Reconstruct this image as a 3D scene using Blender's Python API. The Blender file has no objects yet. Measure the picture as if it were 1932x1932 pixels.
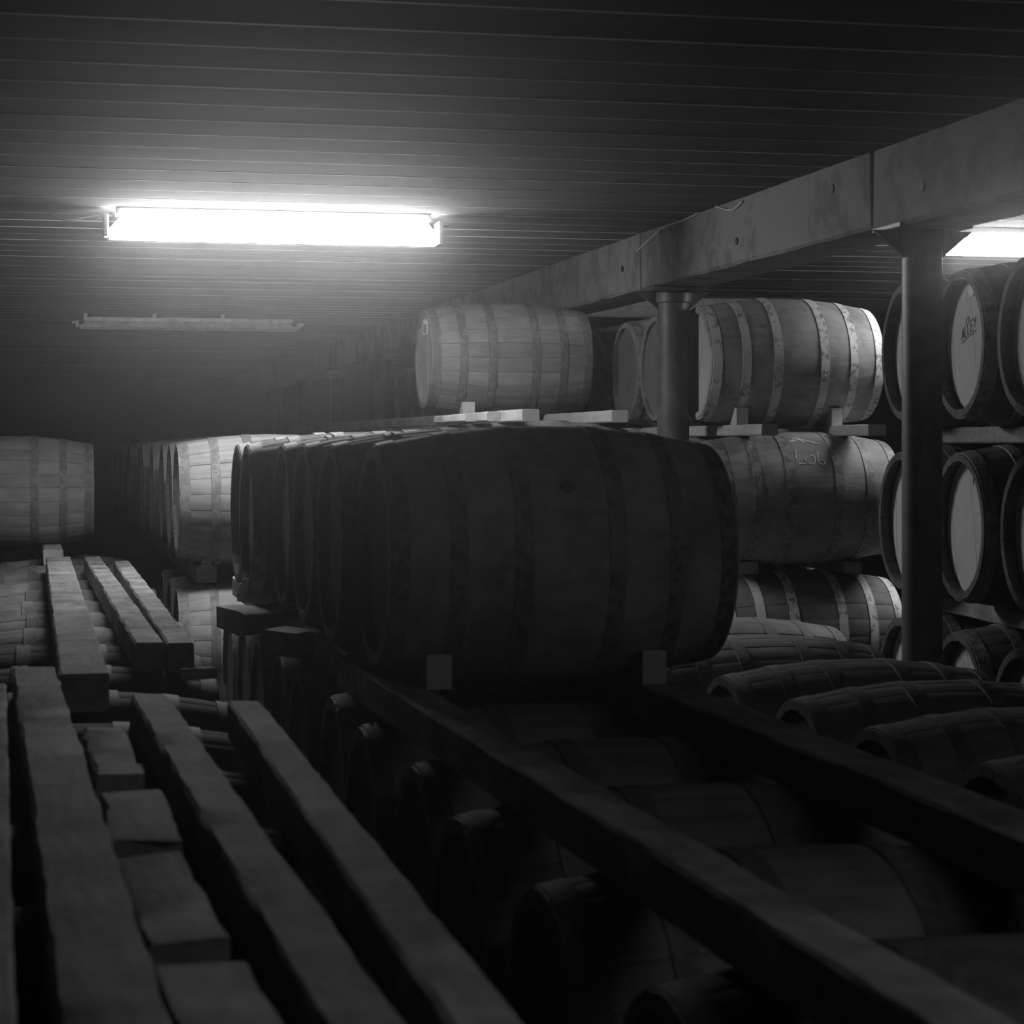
import bpy, bmesh, math, random
from mathutils import Vector, Matrix
random.seed(7)
PI = math.pi
sc = bpy.context.scene
C = sc.collection

# ------------------------------------------------------------------ camera, world haze, exposure
TH = math.radians(12.5)          # the barrel rows run 12.5 degrees left of the view direction
ST, CT = math.sin(TH), math.cos(TH)
F = 4000.0                       # focal length in pixels of the 1932 px frame
HOR = 840.0                      # horizon line in the frame
ZE = 1.45                        # eye height above the floor
cam_d = bpy.data.cameras.new('camera')
cam_d.sensor_width = 36.0
cam_d.lens = 36.0 * F / 1932.0
cam_d.shift_y = -(966.0 - HOR) / 1932.0
cam_d.clip_start = 0.05
cam_d.dof.use_dof = True
cam_d.dof.focus_distance = 10.3
cam_d.dof.aperture_fstop = 7.0
cam = bpy.data.objects.new('camera', cam_d)
C.objects.link(cam)
cam.location = (0, 0, ZE)
cam.rotation_euler = (PI / 2, 0, -TH)
sc.camera = cam

sc.view_settings.view_transform = 'Standard'
sc.view_settings.look = 'None'
sc.view_settings.gamma = 1.0
sc.view_settings.exposure = 0.0
sc.view_settings.use_curve_mapping = False
LAMP = 62.0                      # brightness of the fluorescent diffusers
HAZE = 0.009                     # air haze, also standing in for lens bloom round the lamps
HAZE_G = 0.92

w = bpy.data.worlds.new('world')
sc.world = w
w.use_nodes = True
wn = w.node_tree
wn.nodes['Background'].inputs['Color'].default_value = (0, 0, 0, 1)
wn.nodes['Background'].inputs['Strength'].default_value = 0.0
vs = wn.nodes.new('ShaderNodeVolumeScatter')
vs.inputs['Color'].default_value = (1, 1, 1, 1)
vs.inputs['Density'].default_value = HAZE
vs.inputs['Anisotropy'].default_value = HAZE_G
wn.links.new(vs.outputs[0], wn.nodes['World Output'].inputs['Volume'])
sc.cycles.max_bounces = 3
sc.cycles.diffuse_bounces = 3
sc.cycles.glossy_bounces = 1
sc.cycles.volume_bounces = 0
sc.cycles.use_denoising = True
sc.cycles.use_light_tree = False
sc.cycles.caustics_reflective = False
sc.cycles.caustics_refractive = False
sc.cycles.sample_clamp_indirect = 4.0
sc.cycles.adaptive_threshold = 0.04
sc.cycles.adaptive_min_samples = 24


def XY(u, d):
    """world x, y of the vertical line seen at column u and depth d"""
    r = (u - 966.0) * d / F
    return d * ST + r * CT, d * CT - r * ST


def G(u, v, z):
    """point of the horizontal plane at height z (relative to the eye) under pixel u, v"""
    d = -z * F / (v - HOR)
    x, y = XY(u, d)
    return x, y


def YD(x, d):
    return (d - x * ST) / CT


# ------------------------------------------------------------------ materials
def mat_base(name):
    m = bpy.data.materials.new(name)
    m.use_nodes = True
    return m, m.node_tree, m.node_tree.nodes['Principled BSDF']


def g(v):
    return (v, v, v, 1)


def mat_wood(name, lo, hi, rough=0.75, grain=(2.0, 26.0, 26.0), bump=0.25, spec=0.25, rnd=0.3, blotch=0.5):
    m, nt, b = mat_base(name)
    N, L = nt.nodes, nt.links
    tc = N.new('ShaderNodeTexCoord')
    oi = N.new('ShaderNodeObjectInfo')
    off = N.new('ShaderNodeVectorMath'); off.operation = 'SCALE'
    off.inputs[0].default_value = (13.1, 7.7, 5.3)
    L.new(oi.outputs['Random'], off.inputs['Scale'])
    add = N.new('ShaderNodeVectorMath'); add.operation = 'ADD'
    L.new(tc.outputs['Object'], add.inputs[0]); L.new(off.outputs[0], add.inputs[1])
    mp = N.new('ShaderNodeMapping'); mp.inputs['Scale'].default_value = grain
    L.new(add.outputs[0], mp.inputs['Vector'])
    n1 = N.new('ShaderNodeTexNoise'); n1.inputs['Scale'].default_value = 1.6
    n1.inputs['Detail'].default_value = 5; n1.inputs['Roughness'].default_value = 0.6
    L.new(mp.outputs[0], n1.inputs['Vector'])
    n2 = N.new('ShaderNodeTexNoise'); n2.inputs['Scale'].default_value = 4.5
    n2.inputs['Detail'].default_value = 4; n2.inputs['Roughness'].default_value = 0.65
    L.new(add.outputs[0], n2.inputs['Vector'])
    r1 = N.new('ShaderNodeMapRange'); r1.inputs[1].default_value = 0.3; r1.inputs[2].default_value = 0.7
    L.new(n1.outputs['Fac'], r1.inputs[0])
    r2 = N.new('ShaderNodeMapRange'); r2.inputs[1].default_value = 0.35; r2.inputs[2].default_value = 0.65
    L.new(n2.outputs['Fac'], r2.inputs[0])
    mx = N.new('ShaderNodeMath'); mx.operation = 'MULTIPLY_ADD'
    mx.inputs[1].default_value = 1 - blotch
    L.new(r1.outputs[0], mx.inputs[0])
    ml = N.new('ShaderNodeMath'); ml.operation = 'MULTIPLY'; ml.inputs[1].default_value = blotch
    L.new(r2.outputs[0], ml.inputs[0]); L.new(ml.outputs[0], mx.inputs[2])
    rr = N.new('ShaderNodeMath'); rr.operation = 'MULTIPLY_ADD'
    rr.inputs[1].default_value = rnd; rr.inputs[2].default_value = 1 - rnd / 2
    L.new(oi.outputs['Random'], rr.inputs[0])
    mr = N.new('ShaderNodeMapRange'); mr.inputs[3].default_value = lo; mr.inputs[4].default_value = hi
    L.new(mx.outputs[0], mr.inputs[0])
    fin = N.new('ShaderNodeMath'); fin.operation = 'MULTIPLY'
    L.new(mr.outputs[0], fin.inputs[0]); L.new(rr.outputs[0], fin.inputs[1])
    L.new(fin.outputs[0], b.inputs['Base Color'])
    b.inputs['Roughness'].default_value = rough
    b.inputs['Specular IOR Level'].default_value = spec
    bp = N.new('ShaderNodeBump'); bp.inputs['Strength'].default_value = bump; bp.inputs['Distance'].default_value = 0.006
    L.new(n1.outputs['Fac'], bp.inputs['Height']); L.new(bp.outputs[0], b.inputs['Normal'])
    return m


def mat_fleck(name, base, fleck, thr, rough, scale=30.0, metal=0.0, spec=0.5):
    m, nt, b = mat_base(name)
    N, L = nt.nodes, nt.links
    tc = N.new('ShaderNodeTexCoord')
    oi = N.new('ShaderNodeObjectInfo')
    off = N.new('ShaderNodeVectorMath'); off.operation = 'SCALE'
    off.inputs[0].default_value = (9.1, 4.7, 3.3)
    L.new(oi.outputs['Random'], off.inputs['Scale'])
    add = N.new('ShaderNodeVectorMath'); add.operation = 'ADD'
    L.new(tc.outputs['Object'], add.inputs[0]); L.new(off.outputs[0], add.inputs[1])
    n = N.new('ShaderNodeTexNoise'); n.inputs['Scale'].default_value = scale
    n.inputs['Detail'].default_value = 5; n.inputs['Roughness'].default_value = 0.7
    L.new(add.outputs[0], n.inputs['Vector'])
    n2 = N.new('ShaderNodeTexNoise'); n2.inputs['Scale'].default_value = scale * 0.12
    L.new(add.outputs[0], n2.inputs['Vector'])
    s = N.new('ShaderNodeMath'); s.operation = 'MULTIPLY_ADD'; s.inputs[1].default_value = 0.5
    L.new(n2.outputs['Fac'], s.inputs[0]); L.new(n.outputs['Fac'], s.inputs[2])
    r = N.new('ShaderNodeMapRange')
    r.inputs[1].default_value = thr - 0.06; r.inputs[2].default_value = thr + 0.06
    r.inputs[3].default_value = base; r.inputs[4].default_value = fleck
    L.new(s.outputs[0], r.inputs[0])
    L.new(r.outputs[0], b.inputs['Base Color'])
    b.inputs['Roughness'].default_value = rough
    b.inputs['Metallic'].default_value = metal
    b.inputs['Specular IOR Level'].default_value = spec
    bp = N.new('ShaderNodeBump'); bp.inputs['Strength'].default_value = 0.25; bp.inputs['Distance'].default_value = 0.003
    L.new(n.outputs['Fac'], bp.inputs['Height']); L.new(bp.outputs[0], b.inputs['Normal'])
    return m


def mat_plain(name, v, rough=0.6, spec=0.4, metal=0.0):
    m, nt, b = mat_base(name)
    n = nt.nodes.new('ShaderNodeTexNoise'); n.inputs['Scale'].default_value = 25
    n.inputs['Detail'].default_value = 4
    tc = nt.nodes.new('ShaderNodeTexCoord'); nt.links.new(tc.outputs['Object'], n.inputs['Vector'])
    r = nt.nodes.new('ShaderNodeMapRange'); r.inputs[1].default_value = .3; r.inputs[2].default_value = .7
    r.inputs[3].default_value = v * 0.82; r.inputs[4].default_value = v * 1.15
    nt.links.new(n.outputs['Fac'], r.inputs[0]); nt.links.new(r.outputs[0], b.inputs['Base Color'])
    b.inputs['Roughness'].default_value = rough
    b.inputs['Specular IOR Level'].default_value = spec
    b.inputs['Metallic'].default_value = metal
    return m


def mat_emit(name, s):
    m, nt, b = mat_base(name)
    b.inputs['Base Color'].default_value = g(0.8)
    b.inputs['Emission Color'].default_value = g(1.0)
    b.inputs['Emission Strength'].default_value = s
    m.cycles.emission_sampling = 'FRONT'
    return m


M = {
    'wood_pale': mat_wood('weathered_pale_oak', 0.13, 0.29),
    'wood_mid': mat_wood('brown_oak', 0.09, 0.27, rough=0.6, blotch=0.65),
    'wood_midpale': mat_wood('golden_oak', 0.15, 0.42, rough=0.6, blotch=0.7),
    'wood_shaded': mat_wood('shade_blackened_oak', 0.02, 0.075, rough=0.8, blotch=0.7),  # near-black oak: the shade between the timbers is put into the colour
    'hoop_shaded': mat_fleck('shade_blackened_hoop', 0.06, 0.03, 0.78, 0.7),  # hoops blackened likewise, shade carried by the colour
    'wood_dark': mat_wood('damp_dark_oak', 0.04, 0.13, rough=0.7, blotch=0.7),
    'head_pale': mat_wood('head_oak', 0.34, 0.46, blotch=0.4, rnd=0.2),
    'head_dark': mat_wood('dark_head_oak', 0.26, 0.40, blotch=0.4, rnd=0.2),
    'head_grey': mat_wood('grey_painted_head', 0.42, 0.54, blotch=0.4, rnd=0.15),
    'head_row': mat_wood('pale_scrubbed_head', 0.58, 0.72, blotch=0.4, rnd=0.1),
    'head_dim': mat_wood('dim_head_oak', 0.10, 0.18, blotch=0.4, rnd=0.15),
    'wood_front': mat_wood('scuffed_dark_oak', 0.14, 0.46, rough=0.7, blotch=0.8, rnd=0.1),
    'hoop_rust': mat_fleck('rusted_hoop_iron', 0.11, 0.18, 0.78, 0.7),
    'hoop_zinc': mat_fleck('galvanised_hoop', 0.66, 0.2, 0.82, 0.5, spec=0.5),
    'hoop_worn': mat_fleck('worn_hoop', 0.22, 0.09, 0.76, 0.6),
    'rail': mat_wood('rail_timber', 0.10, 0.42, grain=(3.0, 18.0, 18.0), rough=0.8, bump=0.6, rnd=0.25, blotch=0.65),
    'rail_pale': mat_wood('sawn_pale_timber', 0.30, 0.52, grain=(3.0, 18.0, 18.0), rough=0.8, rnd=0.15, blotch=0.5),
    'wedge': mat_wood('wedge_pine', 0.42, 0.58, rough=0.8, rnd=0.2),
    'ceil': mat_fleck('painted_ceiling_steel', 0.085, 0.06, 0.85, 0.95, scale=3.0, spec=0.05),
    'lip': mat_wood('pale_seam_strip', 0.20, 0.5, grain=(.6, 1, 1), rough=.7, bump=0.0, rnd=1.2),
    'wall': mat_plain('limewashed_wall', 0.12, 0.9, 0.1),
    'floor': mat_fleck('concrete_floor', 0.14, 0.09, 0.75, 0.85, scale=3.0, spec=0.2),
    'beam': mat_fleck('stained_concrete', 0.18, 0.11, 0.78, 0.85, scale=6.0, spec=0.2),
    'iron': mat_fleck('painted_column_iron', 0.10, 0.06, 0.8, 0.5, scale=9.0),
    'hole': mat_plain('bolt_iron', 0.03, 0.7),
    'white': mat_plain('white_enamel', 0.55, 0.4),
    'paper': mat_plain('white_paper', 0.85, 0.8, 0.1),
    'grey_print': mat_plain('grey_print', 0.35, 0.8, 0.1),
    'chalk': mat_plain('chalk', 0.68, 0.95, 0.05),
    'stencil': mat_plain('stencil_ink', 0.27, 0.9, 0.1),
    'cable': mat_plain('pale_cable', 0.42, 0.6),
    'cable_dark': mat_plain('dark_cable', 0.06, 0.6),
    'tube': mat_emit('lit_diffuser', LAMP),
    'tube_fill': mat_emit('fill_diffuser', LAMP * 0.11),  # weak glow for the added fill lamp only
    'opal': mat_plain('unlit_diffuser', 0.6, 0.35),
}


# ------------------------------------------------------------------ object helpers
def new_obj(name, me, mat=None, parent=None, loc=(0, 0, 0), rot=(0, 0, 0)):
    o = bpy.data.objects.new(name, me)
    C.objects.link(o)
    o.location = loc
    o.rotation_euler = rot
    if parent is not None:
        o.parent = parent
    if mat is not None:
        if len(me.materials) == 0:
            me.materials.append(None)
        o.material_slots[0].link = 'OBJECT'
        o.material_slots[0].material = mat
    return o


def tag(o, label=None, cat=None, group=None, kind=None):
    if label: o['label'] = label
    if cat: o['category'] = cat
    if group: o['group'] = group
    if kind: o['kind'] = kind
    return o


def empty(name, loc, rot=(0, 0, 0)):
    o = bpy.data.objects.new(name, None)
    o.empty_display_size = 0.1
    C.objects.link(o)
    o.location = loc
    o.rotation_euler = rot
    return o


def mesh_from(name, verts, faces, smooth=None):
    me = bpy.data.meshes.new(name)
    me.from_pydata([tuple(v) for v in verts], [], faces)
    bm = bmesh.new(); bm.from_mesh(me)
    bmesh.ops.recalc_face_normals(bm, faces=bm.faces)
    bm.to_mesh(me); bm.free()
    me.materials.append(None)
    if smooth is not None:
        for p in me.polygons: p.use_smooth = True
        me.set_sharp_from_angle(angle=math.radians(smooth))
    me.update()
    return me


def box_mesh(name, x0, x1, y0, y1, z0, z1, bev=0.0):
    bm = bmesh.new()
    bmesh.ops.create_cube(bm, size=1.0)
    for v in bm.verts:
        v.co = Vector((x0 + (v.co.x + .5) * (x1 - x0), y0 + (v.co.y + .5) * (y1 - y0), z0 + (v.co.z + .5) * (z1 - z0)))
    if bev > 0:
        bmesh.ops.bevel(bm, geom=list(bm.edges), offset=bev, segments=1, affect='EDGES', profile=0.5)
    me = bpy.data.meshes.new(name); bm.to_mesh(me); bm.free()
    me.materials.append(None)
    return me


def tube_mesh(name, pts, r, n=8):
    verts, faces = [], []
    P = [Vector(p) for p in pts]
    for i, p in enumerate(P):
        t = (P[min(i + 1, len(P) - 1)] - P[max(i - 1, 0)]).normalized()
        a = t.cross(Vector((0, 0, 1)))
        if a.length < 1e-3: a = t.cross(Vector((1, 0, 0)))
        a.normalize(); b = t.cross(a)
        for k in range(n):
            an = 2 * PI * k / n
            verts.append(p + (a * math.cos(an) + b * math.sin(an)) * r)
    for i in range(len(P) - 1):
        for k in range(n):
            faces.append((i * n + k, i * n + (k + 1) % n, (i + 1) * n + (k + 1) % n, (i + 1) * n + k))
    faces.append(tuple(range(n))); faces.append(tuple((len(P) - 1) * n + k for k in range(n)))
    return mesh_from(name, verts, faces, 40)


def cyl_mesh(name, r, z0, z1, n=32, prof=None):
    prof = prof or [(r, z0), (r, z1)]
    verts, faces = [], []
    for (rr, z) in prof:
        for k in range(n):
            a = 2 * PI * k / n
            verts.append((rr * math.cos(a), rr * math.sin(a), z))
    for i in range(len(prof) - 1):
        for k in range(n):
            faces.append((i * n + k, i * n + (k + 1) % n, (i + 1) * n + (k + 1) % n, (i + 1) * n + k))
    faces.append(tuple(range(n))); faces.append(tuple((len(prof) - 1) * n + k for k in range(n)))
    return mesh_from(name, verts, faces, 35)


# ------------------------------------------------------------------ the setting
XL, XR, YF, YB = -6.0, 8.5, -4.0, 34.0
ZC = ZE + 1.08


def struct(name, me, mat, label, parent=None):
    o = new_obj(name, me, mat, parent)
    if parent is None:
        tag(o, label, kind='structure')
    return o


struct('floor', box_mesh('floor', XL, XR, YF, YB, -0.15, 0), M['floor'], 'dark bare concrete floor under the barrel rows')
struct('wall_back', box_mesh('wall_back', XL, XR, YB, YB + .2, 0, ZC + .2), M['wall'], 'dark far end wall of the store lost in haze')
struct('wall_front', box_mesh('wall_front', XL, XR, YF - .2, YF, 0, ZC + .2), M['wall'], 'wall behind the viewer')
struct('wall_left', box_mesh('wall_left', XL - .2, XL, YF, YB, 0, ZC + .2), M['wall'], 'dark side wall at the left of the store')
struct('wall_right', box_mesh('wall_right', XR, XR + .2, YF, YB, 0, ZC + .2), M['wall'], 'dark side wall at the right of the store')
ceiling = struct('ceiling', box_mesh('ceiling', XL, XR, YF, YB, ZC + 0.03, ZC + .2), M['ceil'],
                 'low dark ceiling of long narrow panels with lipped joints')
# narrow panels run across the room; each has a small rolled lip at its near joint
PITCH = 0.332
def extrude_x(name, prof, sm):
    v, f = [], []
    for x in (XL, XR):
        for (yy, zz) in prof: v.append((x, yy, zz))
    n = len(prof)
    for k in range(n):
        f.append((k, (k + 1) % n, n + (k + 1) % n, n + k))
    f.append(tuple(range(n))); f.append(tuple(range(n, 2 * n)))
    return mesh_from(name, v, f, sm)


pm = extrude_x('ceiling_panel', [(0.0, 0.028), (0.0, 0.0), (PITCH - .0015, 0.0), (PITCH - .0015, 0.028)], 30)
lm = extrude_x('joint_lip', [(0.001, 0.004), (0.001, -.0003), (0.002, -.0011), (0.016, -.0011), (0.017, -.0003), (0.017, 0.004)], 60)
y = 5.43 - PITCH * 28
while y < YB - PITCH:
    if y > YF:
        p = new_obj('ceiling_panel', pm, M['ceil'], ceiling, (0, y, ZC + random.uniform(-0.0015, 0.0015)))
        new_obj('joint_lip', lm, M['lip'], p)
    y += PITCH

# ------------------------------------------------------------------ light fixtures
def fixture(label, x0, x1, y, z, lit, name='fluorescent_light', group=None, clips=0, hh=0.09):
    """surface fixture along x: steel tray, prismatic diffuser with raked ends, two end caps"""
    t = empty(name, ((x0 + x1) / 2, y, z))
    hl = (x1 - x0) / 2
    tag(t, label, 'light', group)
    new_obj('tray', box_mesh('tray', -hl + .04, hl - .04, -0.06, 0.06, hh / 2, (hh / 2 + .03 if clips else ZC - z - .0005), 0.004), M['white'], t)
    tp = 0.05
    sec = [(-0.07, hh / 2), (-0.055, -hh / 2 + .012), (-0.04, -hh / 2), (0.04, -hh / 2), (0.055, -hh / 2 + .012), (0.07, hh / 2)]
    vs_, fs_ = [], []
    xs = [(-hl + .012, 0.42), (-hl + tp + .02, 1.0), (hl - tp - .02, 1.0), (hl - .012, 0.42)]
    for (x, s) in xs:
        for (yy, zz) in sec:
            vs_.append((x, yy * (.5 + s / 2), -hh / 2 + (hh / 2 + zz) * s))
    k = len(sec)
    for i in range(3):
        for j in range(k - 1):
            fs_.append((i * k + j, i * k + j + 1, (i + 1) * k + j + 1, (i + 1) * k + j))
        fs_.append((i * k + k - 1, i * k, (i + 1) * k, (i + 1) * k + k - 1))
    fs_.append(tuple(range(k))); fs_.append(tuple(3 * k + j for j in range(k)))
    new_obj('diffuser', mesh_from('diffuser', vs_, fs_), M[lit] if lit else M['opal'], t)
    for s in (-1, 1):
        xa, xb = sorted((s * (hl - .008), s * (hl + .018)))
        e = new_obj('end_cap', box_mesh('end_cap', xa, xb, -0.05, 0.05, -hh / 2 + 0.01, hh / 2 + 0.005, 0.006), M['white'], t)
        xa, xb = sorted((s * (hl + .014), s * (hl + .04)))
        new_obj('mounting_tab', box_mesh('mounting_tab', xa, xb, -0.05, 0.05, hh / 2 - 0.012, hh / 2), M['white'], e)
    for c in range(clips):
        x = -hl * 0.93 + c * hl * 0.615
        cl = new_obj('clip', box_mesh('clip', x - .012, x + .012, -0.085, -0.06, hh / 2 + 0.03, hh / 2 + 0.055), M['white'], t)
        new_obj('hanger', box_mesh('hanger', x - .0012, x + .0012, -0.0712, -0.0688, hh / 2 + 0.05, ZC - z), M['hole'], cl)
    return t


xa, ya = XY(205, 9.8); xb, yb = XY(833, 9.8)
LX = (519 - 79) * 9.8 * CT / F
fixture('bright lit fluorescent batten on the ceiling above the middle barrel row', LX - .765, LX + .765, YD(LX, 9.8), ZE + 0.991, 'tube',
        group='lit ceiling lights', hh=0.108)
LX2 = (1778 - 79) * 10.5 * CT / F
fixture('bright lit fluorescent batten cut off by the right edge of the picture', LX2, LX2 + 1.53, YD(LX2, 10.5), ZE + 0.982, 'tube',
        group='lit ceiling lights', hh=0.075)
fixture('added dim fill lamp overhead near the viewer, outside the picture', 1.38, 2.91, 1.0, ZE + 0.982, 'tube_fill', group='lit ceiling lights')  # added unseen fill light, keeps the foreground from going black
LX3 = (356 - 79) * 14.9 * CT / F
fixture('unlit light batten hanging in the haze below the bright light', LX3 - .765, LX3 + .765, YD(LX3, 14.9), ZE + 0.835, None, clips=3,
        group='unlit ceiling lights', hh=0.05)
LX4 = (1100 - 79) * 15.4 * CT / F
fixture('unlit light batten glimpsed under the beam beside the far column', LX4, LX4 + 1.53, YD(LX4, 15.4), ZE + 0.97, None,
        group='unlit ceiling lights', hh=0.08)

# ------------------------------------------------------------------ beam and columns
BX0, BW = 2.98, 0.28
BXC = BX0 + BW / 2
BZ1, BZ0 = ZC, ZE + 0.795
COLY = [7.17 + 3.1 * k for k in range(8)]
seg_lab = ['near concrete beam section running out at the top right corner',
           'concrete beam section between the two front columns, with bolt holes and a loose cable',
           'concrete beam section beyond the column beside the pale top barrel']


def beam_segment(y0, y1, label, dz=0.0):
    t = empty('ceiling_beam', (BXC, y0, BZ0))
    tag(t, label, 'beam', 'ceiling beam sections')
    bm = bmesh.new()
    n = max(4, int((y1 - y0) / 0.2))
    hw, hh = BW / 2, BZ1 - BZ0
    sec = [(-hw, 0.012), (-hw + .012, 0), (hw - .012, 0), (hw, 0.012), (hw, hh), (-hw, hh)]
    rng = random.Random(int(y0 * 100))
    rings = []
    for i in range(n + 1):
        yy = (y1 - y0) * i / n
        rings.append([bm.verts.new((x + rng.uniform(-.003, .003), yy, z + dz * (z < .1) + (rng.uniform(-.004, .004) if z < .2 else 0))) for x, z in sec])
    for i in range(n):
        for k in range(6):
            bm.faces.new((rings[i][k], rings[i][(k + 1) % 6], rings[i + 1][(k + 1) % 6], rings[i + 1][k]))
    bm.faces.new(rings[0]); bm.faces.new(rings[-1])
    bmesh.ops.recalc_face_normals(bm, faces=bm.faces)
    me = bpy.data.meshes.new('beam_body'); bm.to_mesh(me); bm.free(); me.materials.append(None)
    new_obj('beam_body', me, M['beam'], t)
    return t


def bolt(t, y0, u, v):
    """bolt socket seen on the beam's left face"""
    # solve depth on plane x = BX0
    d = BX0 * F / CT / (u - 79.2)
    y = YD(BX0, d); z = ZE + (HOR - v) * d / F
    me = cyl_mesh('bolt_socket', .017, 0, .006, 12)
    new_obj('bolt_socket', me, M['hole'], t, (-BW / 2 - .001, y - y0, z - BZ0), (0, -PI / 2, 0))


gap = 0.02
bs0 = beam_segment(0.5, COLY[0] + .14, seg_lab[0], -0.012)
bs1 = beam_segment(COLY[0] + .17, COLY[1] + .13, seg_lab[1])
bs2 = beam_segment(COLY[1] + .16, COLY[3], seg_lab[2])
bs3 = beam_segment(COLY[3] + gap, YB - .01, 'far concrete beam section fading into the haze')
for (u, v) in ((1572, 356), (1391, 455), (1248, 437)): bolt(bs1, COLY[0] + .17, u, v)
bolt(bs2, COLY[1] + .16, 1175, 507)
bolt(bs0, 0.5, 1742, 352)
col_lab = ['thick dark iron column in front of the barrel heads at the right',
           'iron column between the pale top barrel and the zinc-hooped top barrel']
for i, yc in enumerate(COLY):
    r = 0.073 if i == 0 else 0.081
    t = empty('iron_column', (BXC - .01, yc, 0))
    if i < 2: lab = col_lab[i]
    elif i == 7: lab = 'slim far column standing in the haze above the middle row'
    else: lab = 'far iron column hidden in the haze under the beam'
    tag(t, lab, 'column', 'columns under the beam')
    H = BZ0 - 0.02
    new_obj('shaft', cyl_mesh('shaft', r, 0, H, 40, [(r + .03, 0), (r + .03, .03), (r, .05), (r, H - .06), (r + .012, H - .055), (r + .012, H)]), M['iron'], t)
    new_obj('cap_plate', box_mesh('cap_plate', -.14, .14, -.13, .13, H, H + .02 - .0005, .003), M['iron'], t)
    if i < 3:
        for s in (-1, 1):
            y0, y1 = (-.19, -.05) if s < 0 else (.05, .19)
            vv = [(-.012, s * .07, H), (.012, s * .07, H), (-.012, s * .19, H), (.012, s * .19, H), (-.012, s * .07, H - .10), (.012, s * .07, H - .10)]
            ff = [(0, 1, 3, 2), (4, 5, 3, 2), (0, 1, 5, 4), (0, 2, 4), (1, 3, 5)]
            new_obj('bracket', mesh_from('bracket', vv, ff), M['iron'], t, (0, 0, 0), (0, 0, PI / 2))

# loose cable along the top of the beam
def on_beam(u, v, off=0.006):
    d = BX0 * F / CT / (u - 79.2)
    return (BX0 - off, YD(BX0, d), ZE + (HOR - v) * d / F)


me = tube_mesh('cable', [on_beam(*p) for p in ((1204, 474), (1225, 455), (1247, 433), (1262, 425), (1290, 416), (1312, 406), (1328, 394), (1338, 388), (1350, 388), (1358, 391), (1372, 396), (1386, 396), (1396, 388), (1403, 380))], 0.0045)
tag(new_obj('power_cable', me, M['cable']), 'thin pale cable sagging along the top of the concrete beam', 'cable')
pts = []
for (u, v) in ((95, 402), (118, 414), (142, 414), (168, 408), (190, 405), (212, 407)):
    d = 9.85
    x, yv = XY(u, d)
    pts.append((x, YD(x, 9.85), min(ZE + (HOR - v) * d / F, ZC - .006)))
tag(new_obj('power_cable', tube_mesh('cable', pts, 0.006), M['cable_dark']), 'dark cable looping off the left end of the bright light', 'cable')

# ------------------------------------------------------------------ barrels
RB, RH, BL = 0.330, 0.279, 0.93
NST = 24


def rad(ax):
    return RB - (RB - RH) * (abs(2 * ax / BL)) ** 2


def stave_geo(i, verts, faces, dr=0.0, na=10, thick=0.027, gp=.0009, bv=.0012):
    """one stave centred on angle a0; angle measured from +z towards -y"""
    a0 = 2 * PI * i / NST
    half = PI / NST
    base = len(verts)
    for k in range(na + 1):
        ax = -BL / 2 + BL * k / na
        r = rad(ax) + dr
        gapa = gp / r
        for (aa, rr) in ((-half + gapa, r - bv), (-half + gapa + .006 / r, r), (0, r + .0004), (half - gapa - .006 / r, r), (half - gapa, r - bv),
                         (half - gapa, r - thick), (-half + gapa, r - thick)):
            verts.append((ax, -rr * math.sin(a0 + aa), rr * math.cos(a0 + aa)))
    m = 7
    for k in range(na):
        for j in range(m):
            a, b = base + k * m + j, base + k * m + (j + 1) % m
            faces.append((a, b, b + m, a + m))
    faces.append(tuple(base + j for j in range(m)))
    faces.append(tuple(base + na * m + j for j in range(m)))


v_, f_ = [], []
stave_geo(0, v_, f_, na=8)
STAVE = mesh_from('stave', v_, f_, 28)
BODY = []
for q in range(3):
    rng = random.Random(q + 3)
    v_, f_ = [], []
    for i in range(NST):
        stave_geo(i, v_, f_, rng.uniform(-.0015, .0012))
    BODY.append(mesh_from('staves', v_, f_, 28))


v_, f_ = [], []
for i in range(NST):
    stave_geo(i, v_, f_, 0.0, 14, gp=.00015, bv=.0003)
TIGHT = mesh_from('staves', v_, f_, 28)


def hoop_mesh(name, e0, e1):
    """ring between e0 and e1 metres from the barrel end at -x, with a riveted lap"""
    v, f = [], []
    n = 64
    x0, x1 = -BL / 2 + e0, -BL / 2 + e1
    for k in range(n):
        a = 2 * PI * k / n
        lap = 0.0025 if k in (5, 6, 7) else 0.0
        for (x, dr) in ((x0, -.004), (x0, .0035), (x1, .0035), (x1, -.004)):
            r = rad(x) + dr + (lap if dr > 0 else 0)
            v.append((x, -r * math.sin(a), r * math.cos(a)))
    for k in range(n):
        b, c = k * 4, ((k + 1) % n) * 4
        for j in range(4):
            f.append((b + j, b + (j + 1) % 4, c + (j + 1) % 4, c + j))
    xm = (x0 + x1) / 2
    for kk in (5.6, 6.4):
        a = 2 * PI * kk / n
        r = rad(xm) + .006
        b = len(v)
        cpt = Vector((xm, -r * math.sin(a), r * math.cos(a)))
        nrm = Vector((0, -math.sin(a), math.cos(a))); t1 = Vector((1, 0, 0)); t2 = nrm.cross(t1)
        for j in range(6):
            an = 2 * PI * j / 6
            v.append(cpt + (t1 * math.cos(an) + t2 * math.sin(an)) * .006)
        v.append(cpt + nrm * .004)
        for j in range(6):
            f.append((b + j, b + (j + 1) % 6, b + 6))
    return mesh_from(name, v, f, 30)


HOOPS = [hoop_mesh('hoop', .006, .052), hoop_mesh('hoop', .155, .198), hoop_mesh('hoop', .318, .364)]


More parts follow.
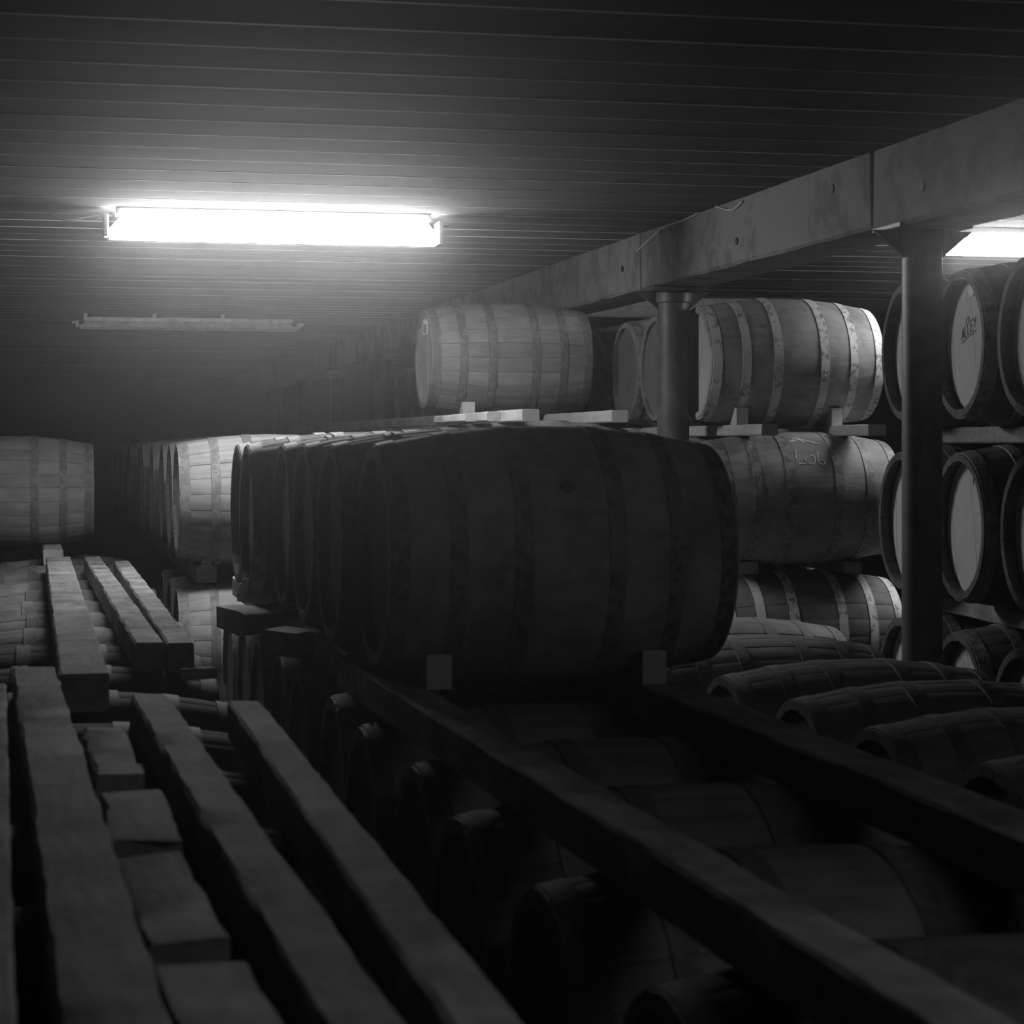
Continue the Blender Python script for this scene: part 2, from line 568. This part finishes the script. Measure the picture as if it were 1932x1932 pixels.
def head_mesh():
    """round head of seven boards let into the croze, facing -x"""
    v, f = [], []
    x = -BL / 2 + 0.05
    r = rad(x) - 0.0265
    nb = 7
    for b in range(nb):
        y0, y1 = -r + 2 * r * b / nb + .0003, -r + 2 * r * (b + 1) / nb - .0003
        top = []
        for k in range(5):
            yy = y0 + (y1 - y0) * k / 4
            top.append((yy, math.sqrt(max(r * r - yy * yy, 0))))
        loop = top + [(yy, -zz) for yy, zz in reversed(top)]
        dx = 0.0004 * ((b * 7) % 3 - 1)
        s = len(v); k = len(loop)
        for (yy, zz) in loop: v.append((x + dx, yy, zz))
        for (yy, zz) in loop: v.append((x + .022, yy, zz))
        f.append(tuple(range(s, s + k))); f.append(tuple(range(s + k, s + 2 * k)))
        for j in range(k):
            f.append((s + j, s + (j + 1) % k, s + k + (j + 1) % k, s + k + j))
    return mesh_from('head', v, f)


HEAD = head_mesh()
BUNG = cyl_mesh('bung', .02, 0, .012, 16)
LOOK = {
    'pale': ('wood_pale', 'hoop_rust', 'head_pale'),
    'mid': ('wood_mid', 'hoop_zinc', 'head_pale'),
    'midworn': ('wood_mid', 'hoop_worn', 'head_pale'),
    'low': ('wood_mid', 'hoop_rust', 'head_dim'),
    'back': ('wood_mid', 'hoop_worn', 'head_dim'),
    'front': ('wood_front', 'hoop_worn', 'head_row'),
    'midpale': ('wood_midpale', 'hoop_zinc', 'head_pale'),
    'left': ('wood_shaded', 'hoop_shaded', 'head_dim'),
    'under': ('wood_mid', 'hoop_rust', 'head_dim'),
    'row': ('wood_dark', 'hoop_worn', 'head_row'),
    'dark': ('wood_dark', 'hoop_worn', 'head_dark'),
}
brng = random.Random(21)


def barrel(label, x, y, zc, look='dark', rotz=0.0, staves=False, group=None, roll=None, scale=1.0, bung=None, recess=.018, tight=False, xs=1.0):
    """zc: height of the axis relative to the eye"""
    R = RB * scale
    t = empty('barrel', (x, y, ZE + zc - R), (0, 0, rotz))
    t.scale = (scale * xs, scale, scale)
    tag(t, label, 'barrel', group)
    roll = brng.uniform(0, 2 * PI) if roll is None else roll
    wood, hoop, head = (M[k] for k in LOOK[look])
    off = (0, 0, RB)
    if staves:
        for i in range(NST):
            dr = brng.uniform(-.0018, .0018)
            a = roll + 2 * PI * i / NST
            new_obj('stave', STAVE, wood, t, (0, -dr * math.sin(a), RB + dr * math.cos(a)), (a, 0, 0))
    else:
        new_obj('staves', TIGHT if tight else brng.choice(BODY), wood, t, off, (roll, 0, 0))
    for h in HOOPS:
        for s in (0, PI):
            new_obj('hoop', h, hoop, t, off, (brng.uniform(0, 6.28), 0, s))
    hr = brng.uniform(-.5, .5)
    new_obj('head', HEAD, head, t, (recess - .05, 0, RB), (hr, 0, 0))
    new_obj('head', HEAD, head, t, (.05 - recess, 0, RB), (hr, 0, PI))
    if bung is not None:
        a = bung
        new_obj('bung', BUNG, M['wood_dark'], t, (0, -(RB - .008) * math.sin(a), RB + (RB - .008) * math.cos(a)), (a, 0, 0))
    return t


ORD = ['first', 'second', 'third', 'fourth', 'fifth', 'sixth', 'seventh', 'eighth', 'ninth', 'tenth', 'eleventh', 'twelfth',
       'thirteenth', 'fourteenth', 'fifteenth', 'sixteenth', 'seventeenth', 'eighteenth', 'nineteenth', 'twentieth']
jit = lambda s: brng.uniform(-s, s)

# middle row, upper tier: the big front barrel and those behind it
CX, Z2, Z1 = 1.265, -0.28, -1.0
YC = [5.35 + .680 * k for k in range(6)]
for i, yv in enumerate(YC):
    if i == 0:
        barrel('large dark barrel with scuffed hoops lying foremost in the middle row', CX, yv, Z2, 'front', tight=True,
               group='middle row, upper tier', bung=1.0, roll=.1, xs=.955, recess=.034)
    else:
        barrel(ORD[i] + ' dark barrel from the front of the middle row, upper tier', CX + jit(.015) - (.035 if i > 3 else 0), yv, Z2, 'row', recess=.034,
               group='middle row, upper tier')
for k in range(12):
    yv = 9.38 - .672 * k
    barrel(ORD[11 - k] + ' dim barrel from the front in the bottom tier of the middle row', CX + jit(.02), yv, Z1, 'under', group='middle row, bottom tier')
# the same row going on behind a gap under the light
yv = 10.72
for i in range(14):
    xx = 0.655 + BL / 2 + (jit(.035) if i else 0)
    barrel(('pale barrel with dark hoops brightly lit at the gap behind the middle row' if i == 0 else
            ORD[i] + ' barrel back from the brightly lit gap, upper tier of the far middle row'), xx, yv, Z2 + .005,
           'pale', staves=(i == 0), group='far middle row, upper tier')
    if i < 3:
        barrel(ORD[i] + ' barrel behind the gap in the bottom tier of the far middle row', xx - .0, yv, Z1, 'pale', group='far middle row, bottom tier')
    yv += .70 + (0.1 if i == 0 else abs(jit(.08)))
# left row: bottom tier carries the long timbers, one barrel stands on it far back
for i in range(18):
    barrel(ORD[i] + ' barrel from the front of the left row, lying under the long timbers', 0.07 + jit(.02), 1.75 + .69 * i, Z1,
           'left' if i < 9 else 'low', group='left row, bottom tier')  # nearer barrels get the colours with painted-in shade
barrel('pale weathered barrel at the left edge standing on the far end of the timbers', -0.165, 13.02, Z2 + .005, 'pale', staves=True, roll=.05)
# row of low barrels between the middle row and the columns
for i, (xx, yv) in enumerate([(2.72, 3.43), (2.72, 4.105), (2.71, 4.78), (2.69, 5.455), (2.71, 6.13), (2.70, 6.805), (2.68, 7.72), (2.84, 8.55)]):
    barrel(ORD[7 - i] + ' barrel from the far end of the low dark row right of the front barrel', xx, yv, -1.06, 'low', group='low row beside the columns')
# that row behind the gap: higher stack with the pale top barrel
for i in range(13):
    barrel(ORD[i] + ' barrel of the second tier under and behind the pale top barrel', 2.52, 10.72 + .69 * i, -0.20, 'pale', group='stack under the pale top barrel')
    if i < 3:
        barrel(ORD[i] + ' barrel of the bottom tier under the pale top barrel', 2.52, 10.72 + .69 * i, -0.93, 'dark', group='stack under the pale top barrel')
TLB = barrel('pale grey barrel with dark hoops and a white head label on top of the stack', 2.585, 11.9, 0.49, 'pale', staves=True, roll=.13)
# right stack behind the columns
RX = 3.66
URB = barrel('barrel with bright zinc hoops on the top tier beside the thin column', RX, 10.22, 0.413, 'midpale', tight=True, roll=.02, xs=.97, group='right stack')
MRB = barrel('brown barrel with chalk figures under the zinc-hooped top barrel', RX, 10.02, -0.262, 'midworn', tight=True, roll=.07, group='right stack')
barrel('bottom barrel with two pale hoops showing below the chalked barrel', RX + .05, 10.1, -0.955, 'mid', group='right stack')
for i in range(1, 15):
    barrel(ORD[i] + ' barrel from the front on the top tier of the right stack', RX + .03 + jit(.012), 10.22 + .69 * i + (.06 if i == 1 else 0), 0.413, 'back', group='right stack')
    if i < 6:
        barrel(ORD[i] + ' barrel from the front on the second tier of the right stack', RX, 10.02 + .69 * i, -0.262, 'midworn', group='right stack')
    if i < 3:
        barrel(ORD[i] + ' barrel from the front on the bottom tier of the right stack', RX + .05, 10.1 + .69 * i, -0.955, 'mid', group='right stack')
# near right stack, turned a little, heads showing on both sides of the thick column
PHI = math.radians(-4.5)
hx, hy = XY(1807, 8.1)
rdir = Vector((math.sin(-PHI), math.cos(-PHI)))      # row direction
adir = Vector((math.cos(PHI), math.sin(PHI)))        # barrel axis
tiers = [('bottom', -1.0), ('middle', -0.312), ('top', 0.385)]
who = ['nearest barrel at the right edge', 'barrel just right of the thick column', 'barrel mostly hidden behind the thick column']
NR = {}
for ti, (tn, zc) in enumerate(tiers):
    for k in range(3):
        sh = (k - 1) * .672 + (0.03 if ti == 0 else (-.05 if (ti == 1 and k == 0) else 0))
        c = Vector((hx, hy)) + rdir * sh + adir * (BL / 2 + jit(.008))
        NR[(ti, k)] = barrel(tn + '-tier ' + who[k] + ', pale head towards the aisle', c.x, c.y, zc, 'dark', rotz=PHI,
                             group='near right stack', roll=0.2 * k, recess=.05)
        for ch in NR[(ti, k)].children:
            if ch.name.startswith('head'): ch.material_slots[0].material = M['head_grey']


# ------------------------------------------------------------------ marks on barrels
def ribbon_on_barrel(t, strokes, width, mat, name='chalk_mark', h=.0022):
    v, f = [], []
    for st in strokes:
        pts = []
        for (a, b) in zip(st[:-1], st[1:]):
            for q in range(4):
                pts.append((a[0] + (b[0] - a[0]) * q / 4, a[1] + (b[1] - a[1]) * q / 4))
        pts.append(st[-1])
        s = len(v)
        for i, (ax, an) in enumerate(pts):
            p0, p1 = pts[max(i - 1, 0)], pts[min(i + 1, len(pts) - 1)]
            tx, ta = p1[0] - p0[0], (p1[1] - p0[1]) * RB
            ln = math.hypot(tx, ta) or 1
            nx, na_ = -ta / ln * width / 2, tx / ln * width / 2 / RB
            for sg in (-1, 1):
                x, a = ax + sg * nx, an + sg * na_
                for hh in (h, h - .002):
                    r = rad(x) + hh
                    v.append((x, -r * math.sin(a), RB + r * math.cos(a)))
        for i in range(len(pts) - 1):
            b = s + i * 4; c = b + 4
            f += [(b, b + 2, c + 2, c), (b + 1, b + 3, c + 3, c + 1), (b, b + 1, c + 1, c), (b + 2, b + 3, c + 3, c + 2)]
        e = s + (len(pts) - 1) * 4
        f += [(s, s + 2, s + 3, s + 1), (e, e + 2, e + 3, e + 1)]
    o = new_obj(name, mesh_from(name, v, f), mat, t)
    return o


def chalk(px):
    """strokes drawn in photo pixels turned into axial offset and angle on the chalked barrel"""
    out = []
    for st in px:
        q = []
        for (a, b) in st:
            u, v = 1460 + a / 12.075, 800 + b / 12.075
            s = 10.3 / F
            ax = (u - 1515) * s
            z = max(-.32, min(.327, (940 - v) * s))
            q.append((ax, math.acos(z / .331)))
        out.append(q)
    return out


ribbon_on_barrel(MRB, chalk([[(305, 560), (290, 680), (275, 770)],
                             [(480, 760), (500, 830)], [(300, 890), (380, 870), (480, 890)],
                             [(650, 700), (690, 705), (725, 720), (730, 790), (700, 860), (620, 895), (540, 860)],
                             [(860, 605), (825, 640), (800, 740), (785, 830), (810, 880), (870, 895), (930, 880), (950, 840), (900, 800), (840, 790)],
                             [(1160, 830), (1175, 930)]]), .0055, M['chalk'])
ribbon_on_barrel(MRB, chalk([[(360, 310), (470, 290), (540, 335), (600, 405)],
                             [(270, 365), (420, 345), (560, 335), (700, 360), (880, 420), (950, 430)]]), .006, M['chalk'])


def head_patch(t, y, z, w_, h_, mat, name, ang=0.0, oval=False, dx=0.0, recess=.05):
    """flat piece stuck on the left head at offset y (towards +y), z from the axis"""
    x = -BL / 2 + recess - .0035 - dx
    if oval:
        pts = [(w_ / 2 * math.cos(2 * PI * k / 20), h_ / 2 * math.sin(2 * PI * k / 20)) for k in range(20)]
    else:
        pts = [(-w_ / 2, -h_ / 2), (w_ / 2, -h_ / 2), (w_ / 2, h_ / 2), (-w_ / 2, h_ / 2)]
    ca, sa = math.cos(ang), math.sin(ang)
    v = [(x, y + a * ca - b * sa, RB + z + a * sa + b * ca) for a, b in pts]
    v += [(x + .0025, q[1], q[2]) for q in v]
    n = len(pts)
    f = [tuple(range(n)), tuple(range(n, 2 * n))] + [(i, (i + 1) % n, n + (i + 1) % n, n + i) for i in range(n)]
    return new_obj(name, mesh_from(name, v, f), mat, t)


lb = head_patch(TLB, .02, .185, .15, .085, M['paper'], 'paper_label', recess=.018)
lb['label'] = 'white paper label'
q = head_patch(TLB, .02, .175, .09, .05, M['grey_print'], 'label_print', dx=.0015, recess=.018); q.parent = lb
s1 = head_patch(NR[(2, 1)], -.01, .205, .06, .05, M['paper'], 'sticker', oval=True); s1['label'] = 'round white sticker'
s2 = head_patch(NR[(2, 0)], -.02, .215, .06, .06, M['paper'], 'sticker', oval=True); s2['label'] = 'round white sticker'
s3 = head_patch(NR[(0, 1)], -.09, .125, .075, .105, M['paper'], 'sticker', oval=True); s3['label'] = 'pale ring sticker with a dark figure'
q = head_patch(NR[(0, 1)], -.09, .125, .045, .07, M['head_pale'], 'sticker_centre', oval=True, dx=.001); q.parent = s3
head_patch(NR[(0, 1)], -.085, .122, .012, .034, M['stencil'], 'figure', ang=.5, dx=.002).parent = s3
head_patch(NR[(1, 1)], -.03, .19, .006, .06, M['chalk'], 'chalk_mark')
# faint stencilled letters on the top head beside the thick column (rising to the right)
def stencil(t, strokes, wd=.007):
    v, f = [], []
    x = -BL / 2 + 0.05 - .003
    for (a, b) in strokes:
        dy, dz = b[0] - a[0], b[1] - a[1]
        ln = math.hypot(dy, dz); ny, nz = -dz / ln * wd / 2, dy / ln * wd / 2
        s = len(v)
        quad = [(a[0] + ny, a[1] + nz), (b[0] + ny, b[1] + nz), (b[0] - ny, b[1] - nz), (a[0] - ny, a[1] - nz)]
        for xx in (x, x + .002):
            for (yy, zz) in quad: v.append((xx, yy, RB + zz))
        f += [(s, s + 1, s + 2, s + 3), (s + 4, s + 5, s + 6, s + 7)] + [(s + i, s + (i + 1) % 4, s + 4 + (i + 1) % 4, s + 4 + i) for i in range(4)]
    o = new_obj('stencil_lettering', mesh_from('stencil_lettering', v, f), M['stencil'], t)
    o['label'] = 'faint dark stencilled lettering'


def letters(y0, z0, slope, txt, h, wd):
    glyph = {'S': [((1, 1), (0, 1)), ((0, 1), (0, .5)), ((0, .5), (1, .5)), ((1, .5), (1, 0)), ((1, 0), (0, 0))],
             'T': [((0, 1), (1, 1)), ((.5, 1), (.5, 0))],
             'C': [((1, 1), (0, 1)), ((0, 1), (0, 0)), ((0, 0), (1, 0))],
             'A': [((0, 0), (.5, 1)), ((.5, 1), (1, 0)), ((.2, .4), (.8, .4))],
             'L': [((0, 1), (0, 0)), ((0, 0), (1, 0))],
             'E': [((1, 1), (0, 1)), ((0, 1), (0, 0)), ((0, 0), (1, 0)), ((0, .5), (.8, .5))],
             'Y': [((0, 1), (.5, .5)), ((1, 1), (.5, .5)), ((.5, .5), (.5, 0))]}
    out = []
    for i, ch in enumerate(txt):
        for (a, b) in glyph[ch]:
            pa = (i * wd * 1.35 + a[0] * wd, a[1] * h); pb = (i * wd * 1.35 + b[0] * wd, b[1] * h)
            # reading left to right on this face runs towards -y
            out.append(((y0 - pa[0], z0 + pa[1] + slope * pa[0]), (y0 - pb[0], z0 + pb[1] + slope * pb[0])))
    return out


stencil(NR[(2, 1)], letters(.045, .075, .25, 'CL', .026, .022) + letters(.095, .02, .28, 'ALLEY', .042, .024) + [((.095, .010), (-.06, .053))], .004)


# ------------------------------------------------------------------ timbers and wedges
def timber(label, p0, p1, w_, h_, ztop, mat='rail', group=None, rough=.004, cat='timber', rag=.0, name='rail_timber', seed=None):
    """squared timber from p0 to p1 (x, y), top face at ztop (relative to the eye); rag makes the near end ragged"""
    p0, p1 = Vector(p0), Vector(p1)
    ln = (p1 - p0).length
    ang = math.atan2((p1 - p0).y, (p1 - p0).x)
    rng = random.Random(seed if seed is not None else hash((round(p0.x, 3), round(p0.y, 3))) & 0xffff)
    n = max(3, int(ln / 0.085))
    c = 0.006
    hw = w_ / 2
    sec = [(-hw, c), (-hw + c, 0), (hw - c, 0), (hw, c), (hw, h_ - c), (hw - c, h_), (-hw + c, h_), (-hw, h_ - c)]
    v, f = [], []
    drift = 0
    for i in range(n + 1):
        s = ln * i / n
        drift = drift * .6 + rng.uniform(-1, 1) * rough * .22
        for (yy, zz) in sec:
            e = rng.uniform(-rag, rag) if i in (0,) else 0
            v.append((s + e, yy + drift + rng.uniform(-rough, rough) * .5, zz + (rng.uniform(-rough, rough * .3) * .6 if zz > .01 else 0)))
    k = len(sec)
    for i in range(n):
        for j in range(k):
            f.append((i * k + j, i * k + (j + 1) % k, (i + 1) * k + (j + 1) % k, (i + 1) * k + j))
    f.append(tuple(range(k))); f.append(tuple(n * k + j for j in range(k)))
    o = new_obj(name, mesh_from('timber', v, f, 35), M[mat], None, (p0.x, p0.y, ZE + ztop - h_), (0, 0, ang))
    return tag(o, label, cat, group)


ZR = -0.595
def rail_px(label, near, far, ztop=ZR, h_=.09, mat='rail', group='long timbers on the left row', **kw):
    """near / far: (left edge u, right edge u, v) of the top face"""
    a0, a1 = G(near[0], near[2], ztop), G(near[1], near[2], ztop)
    b0, b1 = G(far[0], far[2], ztop), G(far[1], far[2], ztop)
    p0 = ((a0[0] + a1[0]) / 2, (a0[1] + a1[1]) / 2)
    p1 = ((b0[0] + b1[0]) / 2, (b0[1] + b1[1]) / 2)
    w_ = ((a1[0] - a0[0]) + (b1[0] - b0[0])) / 2
    return timber(label, p0, p1, w_, h_, ztop, mat, group, **kw)


def rail_x(label, xn, xf, yn, yf, w_, ztop=ZR, h_=.09, mat='rail', group='long timbers on the left row', **kw):
    return timber(label, (xn, yn), (xf, yf), w_, h_, ztop, mat, group, **kw)


def yv_(v, x, z=ZR):
    return YD(x, -z * F / (v - HOR))


# foreground timbers, leftmost first
rail_x('timber running along the left edge of the picture', -.075, -.145, 1.75, yv_(1290, -.15), .115)
rail_x('broad foreground timber second from the left edge, worn and jointed', .086, -.02, 1.75, yv_(1258, -.03), .112, rough=.006)
for i, (v0, v1, dz, xo, ww) in enumerate(((1366, 1452, -.004, .0, .085), (1478, 1565, -.012, .012, .105), (1606, 1765, -.004, .0, .10), (1800, 2030, -.014, .006, .11))):
    xn, xf = .108 + .062 * (v1 - 1366) / 566, .108 + .062 * (v0 - 1366) / 566
    rail_x(ORD[3 - i] + ' chunk from the viewer of the broken timber beside the broad one', xn + xo + .02, xf + xo + .02, yv_(v1, .15), yv_(v0, .13), ww,
           ztop=ZR + dz, h_=.09 + dz, rough=.010, rag=.02, group='chunks of the broken timber', seed=40 + i)
rail_x('narrow foreground timber third from the right, slightly skewed', .335, .25, 1.75, yv_(1308, .25), .085, rough=.005)
rail_x('rightmost foreground timber on the left row', .447, .46, 1.75, yv_(1322, .46), .078, rough=.004)
# farther timbers
rail_px('thick far timber with a square dark end above the foreground timbers', (118, 200, 1270), (83, 136, 1050), ztop=-.585, h_=.10)
rail_x('far timber second from the left, meeting its neighbour at the near end', .318, .262, yv_(1212, .32), yv_(1050, .26), .088, rough=.005)
rail_x('far timber third from the left, along the edge of the dark aisle', .41, .40, yv_(1212, .41), yv_(1058, .40), .08, rough=.004)
# barrels of the left row past them carry short packing pieces
rail_x('timber carrying the weathered barrel at the left edge, left side', -.42, -.42, 12.0, 14.0, .10, ztop=-.59, group='long timbers on the left row')
rail_x('timber carrying the weathered barrel at the left edge, right side', .062, .05, 12.3, 14.0, .11, ztop=-.59, mat='rail_pale', group='long timbers on the left row')
x, yy = G(375, 1262, -.64)
rail_x('small split wood scrap at the near end of the far timbers', x - .05, x + .05, yy, yy + .02, .04, ztop=-.635, h_=.035, mat='rail', group=None, cat='wood chip', rough=.01, name='wood_chip')

# middle row timbers
rail_x('left timber under the big front barrel, running towards the viewer', .945, .86, 1.75, 5.95, .095, group='middle row timbers')
rail_x('right timber under the big front barrel, running towards the viewer', 1.51, 1.51, 1.75, 7.5, .12, group='middle row timbers')
rail_x('left timber under the back barrels of the middle row', .90, .90, 6.0, 9.7, .11, group='middle row timbers', rag=.02)
rail_x('right timber under the back barrels of the middle row', 1.51, 1.51, 7.55, 9.7, .12, group='middle row timbers')
# rough ends sticking out into the aisle
rail_x('rough pale baulk end sticking out into the aisle under the middle row', .66, .86, 7.72, 7.76, .34, ztop=-.592, h_=.085, mat='wedge', group=None, rough=.014, rag=.02, name='wood_baulk', cat='timber')
rail_x('rough split baulk in the aisle nearer than the pale one', .74, .86, 6.80, 6.86, .20, ztop=-.592, h_=.085, mat='rail', group=None, rough=.014, rag=.02, name='wood_baulk', cat='timber')
# far middle row
rail_x('left timber under the far middle row', .80, .78, 10.63, 20.5, .10, group='far middle row timbers')
rail_x('right timber under the far middle row', 1.40, 1.40, 10.63, 20.5, .10, group='far middle row timbers')
# stack with pale top barrel
zt = 0.49 - .312
rail_x('left timber under the pale top barrel with a bright side', 2.33, 2.31, YD(2.33, 10.35), 20.0, .085, ztop=zt, h_=.062, mat='rail_pale', group='timbers under the pale top barrel')
rail_x('right timber under the pale top barrel, square dark end', 2.86, 2.84, YD(2.86, 10.75), 20.0, .085, ztop=zt, h_=.062, mat='rail_pale', group='timbers under the pale top barrel')
rail_x('short board end beside the left timber under the pale top barrel', 2.175, 2.19, YD(2.17, 10.45), 11.6, .07, ztop=zt - .012, h_=.048, mat='rail_pale', group='board ends by the pale top barrel')
rail_x('outermost short board end left of the timbers under the pale top barrel', 2.075, 2.10, YD(2.07, 10.5), 11.3, .06, ztop=zt - .02, h_=.04, mat='rail_pale', group='board ends by the pale top barrel')
for xx in (2.29, 2.84):
    rail_x('timber between the lower tiers under the pale top barrel, %s' % ('left' if xx < 2.5 else 'right'), xx, xx, 10.5, 20.0, .10, ztop=-.513, h_=.10, group='timbers under the pale top barrel')
# right stack
zt = 0.413 - .312
rail_x('pale left timber under the zinc-hooped barrel', 3.37, 3.38, YD(3.37, 10.05), 20.2, .085, ztop=zt, h_=.055, mat='rail_pale', group='right stack timbers')
rail_x('right timber end under the zinc-hooped barrel', 3.885, 3.89, YD(3.88, 10.1), 20.2, .09, ztop=zt, h_=.055, mat='rail_pale', group='right stack timbers')
zt = -0.262 - .312
rail_x('left timber under the chalked barrel', 3.40, 3.40, 9.93, 14.0, .09, ztop=zt, h_=.06, mat='rail', group='right stack timbers')
rail_x('right timber under the chalked barrel', 3.92, 3.92, 9.88, 14.0, .09, ztop=zt, h_=.06, mat='rail', group='right stack timbers')
# near right stack
for zt, nm in ((0.385 - .312, 'top'), (-0.312 - .312, 'middle')):
    for e, sd in ((.22, 'left'), (.71, 'right')):
        a = Vector((hx, hy)) + rdir * -1.25 + adir * e
        b = Vector((hx, hy)) + rdir * 1.05 + adir * e
        timber('%s timber under the %s tier of the near right stack' % (sd, nm), a, b, .10, .065, zt, 'rail', 'near right stack timbers')
# floor dunnage under every bottom tier
def floor_rails(label, xs, y0, y1, zc, grp):
    h_ = ZE + zc - .312
    for xx, sd in zip(xs, ('left', 'right')):
        timber('%s floor timber under %s' % (sd, label), (xx, y0), (xx, y1), .12, h_, zc - .312, 'rail', grp)


floor_rails('the middle row', (.98, 1.55), 1.6, 9.8, Z1, 'floor timbers')
floor_rails('the far middle row', (.80, 1.42), 10.3, 12.8, Z1, 'floor timbers')
floor_rails('the left row', (-.2, .35), 1.3, 14, Z1, 'floor timbers')
floor_rails('the low row', (2.45, 2.98), 3.2, 8.9, -1.06, 'floor timbers')
floor_rails('the pale top barrel stack', (2.27, 2.80), 10.4, 12.6, -.93, 'floor timbers')
floor_rails('the right stack', (3.45, 3.98), 9.7, 12, -.955, 'floor timbers')
for e, sd in ((.22, 'left'), (.71, 'right')):
    a = Vector((hx, hy)) + rdir * -1.1 + adir * e
    b = Vector((hx, hy)) + rdir * 1.05 + adir * e
    timber('%s floor timber under the near right stack' % sd, a, b, .12, ZE - 1.0 - .312, -1.312, 'rail', 'floor timbers')


def wedge(label, x, y, z, w_, l, h_, rotz=0.0, mat='wedge', group='chocks'):
    """chock standing with its tall face towards -y (the viewer) and its slope under the barrel"""
    v = [(-w_ / 2, 0, 0), (w_ / 2, 0, 0), (-w_ / 2, l, 0), (w_ / 2, l, 0), (-w_ / 2, .0, h_), (w_ / 2, 0, h_ * .97), (-w_ / 2, .03, h_), (w_ / 2, .03, h_ * .97)]
    f = [(0, 1, 5, 4), (4, 5, 7, 6), (6, 7, 3, 2), (0, 2, 3, 1), (0, 4, 6, 2), (1, 3, 7, 5)]
    o = new_obj('wooden_wedge', mesh_from('wedge', v, f), M[mat], None, (x, y, ZE + z), (0, 0, rotz))
    return tag(o, label, 'wedge', group)


wedge('square pale chock on the left timber before the big front barrel', .945, 5.35 - .27, ZR, .062, .10, .085)
wedge('dim chock on the right timber before the big front barrel', 1.49, 5.35 - .27, ZR, .06, .10, .085)
zt = 0.49 - .312
wedge('bright white chock before the pale top barrel', 2.335, 11.9 - .25, zt, .07, .10, .065)
zt = 0.413 - .312
wedge('tall pale chock on the left timber before the zinc-hooped barrel', 3.375, 10.22 - .25, zt, .06, .10, .085)
wedge('pale chock near the right end of the zinc-hooped barrel', 3.87, 10.22 - .25, zt, .055, .10, .085)
wedge('small chock on the timber under the brightly lit gap barrel, left', .80, 10.72 - .085, ZR, .05, .045, .03, mat='rail_pale')
wedge('small chock on the timber under the brightly lit gap barrel, right', .855, 10.72 - .085, ZR, .03, .045, .03, mat='rail_pale')
wedge('pale split chock in the aisle beneath the middle row', .80, 8.05, ZR, .11, .10, .09, .2)
wedge('small chock under the sixth barrel of the middle row', .90, 8.42, ZR, .06, .10, .08, -.1)
